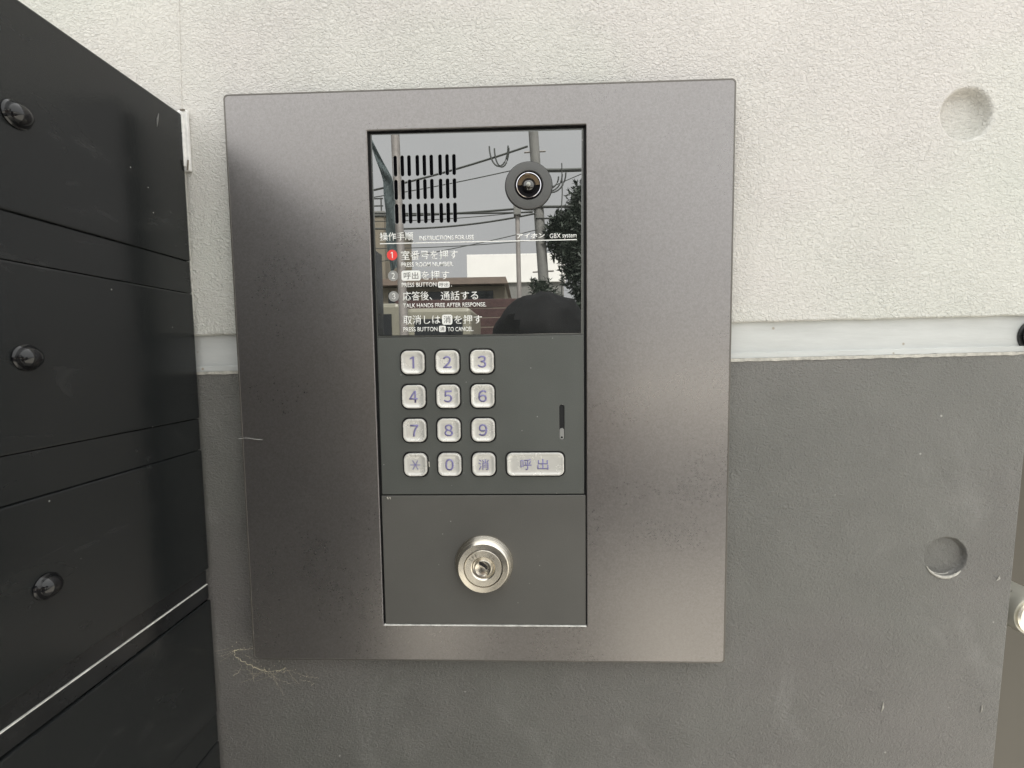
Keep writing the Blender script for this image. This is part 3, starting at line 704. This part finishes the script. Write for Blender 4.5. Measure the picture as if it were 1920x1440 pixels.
fe = thing('board_fence', (-.9, -8.6, 0), 'dark red horizontal board fence across the street, mirrored in the display plate', 'fence')
for k in range(13): link('board', box(-2.6, .3, -8.6, -8.57, .06 + k * .19, .06 + k * .19 + .175, .006), 'redwood', fe)
for x in (-2.5, -1.2, .2): link('post', box(x - .04, x + .04, -8.56, -8.48, 0, 2.5, .006), 'redwood', fe)
lb = thing('beige_building', (-4.6, -12, 0), 'tall beige building at the edge of the display plate reflection', 'building')
link('wall', box(-6.5, -3.86, -15, -12, 0, 5.3, .02), 'beige', lb); link('parapet', box(-6.55, -3.82, -15.05, -11.95, 5.3, 5.42, .02), 'conc', lb)
for z_ in (5.6, 5.8): link('rail', tube([(-6.5, -12.1, z_), (-3.9, -12.1, z_)], .02, 6), 'wire', lb)
for x in (-6.4, -5.6, -4.8, -3.95): link('rail_post', tube([(x, -12.1, 5.42), (x, -12.1, 5.82)], .02, 6), 'wire', lb)
def van(name, x0, x1, y, h, label):
    t = thing(name, ((x0 + x1) / 2, y, 0), label, 'van')
    link('body', box(x0, x1, y - 1.4, y, .38, h, .06), 'cream', t); link('window', box(x0 + .12, x1 - .12, y, y + .012, h - .62, h - .16, .004), 'window', t)
    for s in (x0 + .07, x1 - .07): link('tail_lamp', box(s - .045, s + .045, y, y + .02, h - .95, h - .72, .008), 'tail_red', t)
    for s in (x0 + .12, x1 - .12):
        for yy in (-.25, -1.1): link('wheel', tube([(s - .08, y + yy, .28), (s + .08, y + yy, .28)], .28, 20), 'tyre', t)
    link('bumper', box(x0 + .02, x1 - .02, y, y + .06, .32, .5, .02), 'tyre', t)
van('parked_van', -1.68, -.74, -6.0, 2.07, 'cream van parked before the red fence, mirrored in the display plate')
van('parked_van', -2.9, -1.80, -6.1, 2.16, 'second cream van behind the galvanised pole, mirrored in the display plate')

# ---------------------------------------------------------------- the photographer, seen only as a dark shape in the plate
per = thing('person', (.09, -.85, 0), 'person in a black jacket leaning forward with a phone, mirrored in the display plate', 'person')
V = []; E = []; RD = []
def jv(p, r, par=None):
    V.append(Vector(p)); RD.append(r); i = len(V) - 1
    if par is not None: E.append((par, i))
    return i
pel = jv((.09, -1.05, .80), .15)
ab = jv((.09, -1.01, .95), .145, pel); ch_ = jv((.09, -.95, 1.12), .155, ab); nk = jv((.085, -.89, 1.26), .06, ch_)
hb = jv((.08, -.84, 1.33), .078, nk); hm = jv((.078, -.82, 1.39), .088, hb); ht = jv((.078, -.82, 1.455), .062, hm)
for s in (-1, 1):
    hp = jv((.09 + s * .09, -1.04, .76), .095, pel); kn = jv((.09 + s * .11, -.96, .45), .062, hp); an = jv((.09 + s * .11, -1.04, .10), .045, kn)
    he = jv((.09 + s * .11, -1.03, .045), .04, an); to = jv((.09 + s * .13, -.86, .035), .034, he)
    sh = jv((.09 + s * .17, -.95, 1.17), .062, ch_); el = jv((.09 + s * .23, -.78, .99), .045, sh); wr_ = jv((.04 + s * .125, -.50, 1.20), .028, el)
    pa = jv((.04 + s * .095, -.435, 1.27), .030, wr_)
    for q in range(4):
        k1 = jv((.04 + s * .082, -.40 + .008 * q, 1.285 + .02 * q), .0095, pa); k2 = jv((.04 + s * (.076 - .004 * q), -.372 + .006 * q, 1.292 + .022 * q), .0085, k1)
        jv((.04 + s * (.060 - .004 * (q % 2)), -.362 + .004 * q, 1.294 + .022 * q), .0075, k2)
    t1 = jv((.04 + s * .078, -.425, 1.30), .011, pa); t2 = jv((.04 + s * .068, -.395, 1.335), .0095, t1); jv((.04 + s * .055, -.385, 1.35), .008, t2)
pm = bpy.data.meshes.new('body'); pm.from_pydata([v for v in V], E, []); po = bpy.data.objects.new('body', pm); COL.objects.link(po)
sk = po.modifiers.new('skin', 'SKIN')
for i, sv in enumerate(pm.skin_vertices[0].data): sv.radius = (RD[i], RD[i]); sv.use_root = (i == 0)
po.modifiers.new('sub', 'SUBSURF').levels = 2
bm_ = bpy.data.meshes.new_from_object(po.evaluated_get(bpy.context.evaluated_depsgraph_get()))
bpy.data.objects.remove(po)
body = link('body', bm_, ['coat', 'skin'], per, smooth=True)
L0 = wloc(per)
for p_ in bm_.polygons:
    c = p_.center + L0
    p_.material_index = 1 if (c.z > 1.285 and c.y < -.70) or c.y > -.49 else 0
hr = bmesh.new(); bmesh.ops.create_uvsphere(hr, u_segments=40, v_segments=24, radius=1)
bmesh.ops.delete(hr, geom=[v for v in hr.verts if v.co.z < -.55 or (v.co.y > .45 and v.co.z < -.25)], context='VERTS')
for v in hr.verts:
    f = 1.1 + .09 * mnoise.noise(v.co * 3) + .04 * mnoise.noise(v.co * 9)
    v.co = Vector((.076 + v.co.x * .112 * f, -.835 + v.co.y * .108 * f, 1.405 + v.co.z * .112 * f))
link('hair', hr, 'hairblack', per, smooth=True)
for s in (-1, 1):
    e_ = bmesh.new(); bmesh.ops.create_uvsphere(e_, u_segments=12, v_segments=8, radius=.012); bmesh.ops.translate(e_, verts=e_.verts, vec=(.079 + s * .031, -.742, 1.392)); link('eye', e_, 'window', per, smooth=True)
    e_ = bmesh.new(); bmesh.ops.create_uvsphere(e_, u_segments=12, v_segments=8, radius=1)
    for v in e_.verts: v.co = Vector((.079 + s * .088 + v.co.x * .012, -.83 + v.co.y * .02, 1.375 + v.co.z * .033))
    link('ear', e_, 'skin', per, smooth=True)
link('nose', tube([(.079, -.74, 1.395), (.079, -.722, 1.362), (.079, -.735, 1.35)], [.008, .014, .010], 8), 'skin', per, smooth=True)
link('mouth', tube([(.057, -.742, 1.325), (.079, -.735, 1.322), (.101, -.742, 1.325)], [.003, .006, .003], 6), 'tail_red', per, smooth=True)
ph = thing('smartphone', (.05, -.345, ZC - .03), 'black phone held up in both hands before the intercom', 'phone')
link('case', box(-.012, .140, -.348, -.3385, ZC - .040, ZC + .034, .003), 'phone', ph)
link('lens_island', box(.016, .047, -.3384, -.3365, ZC + .003, ZC + .033, .0008), 'lens_black', ph)
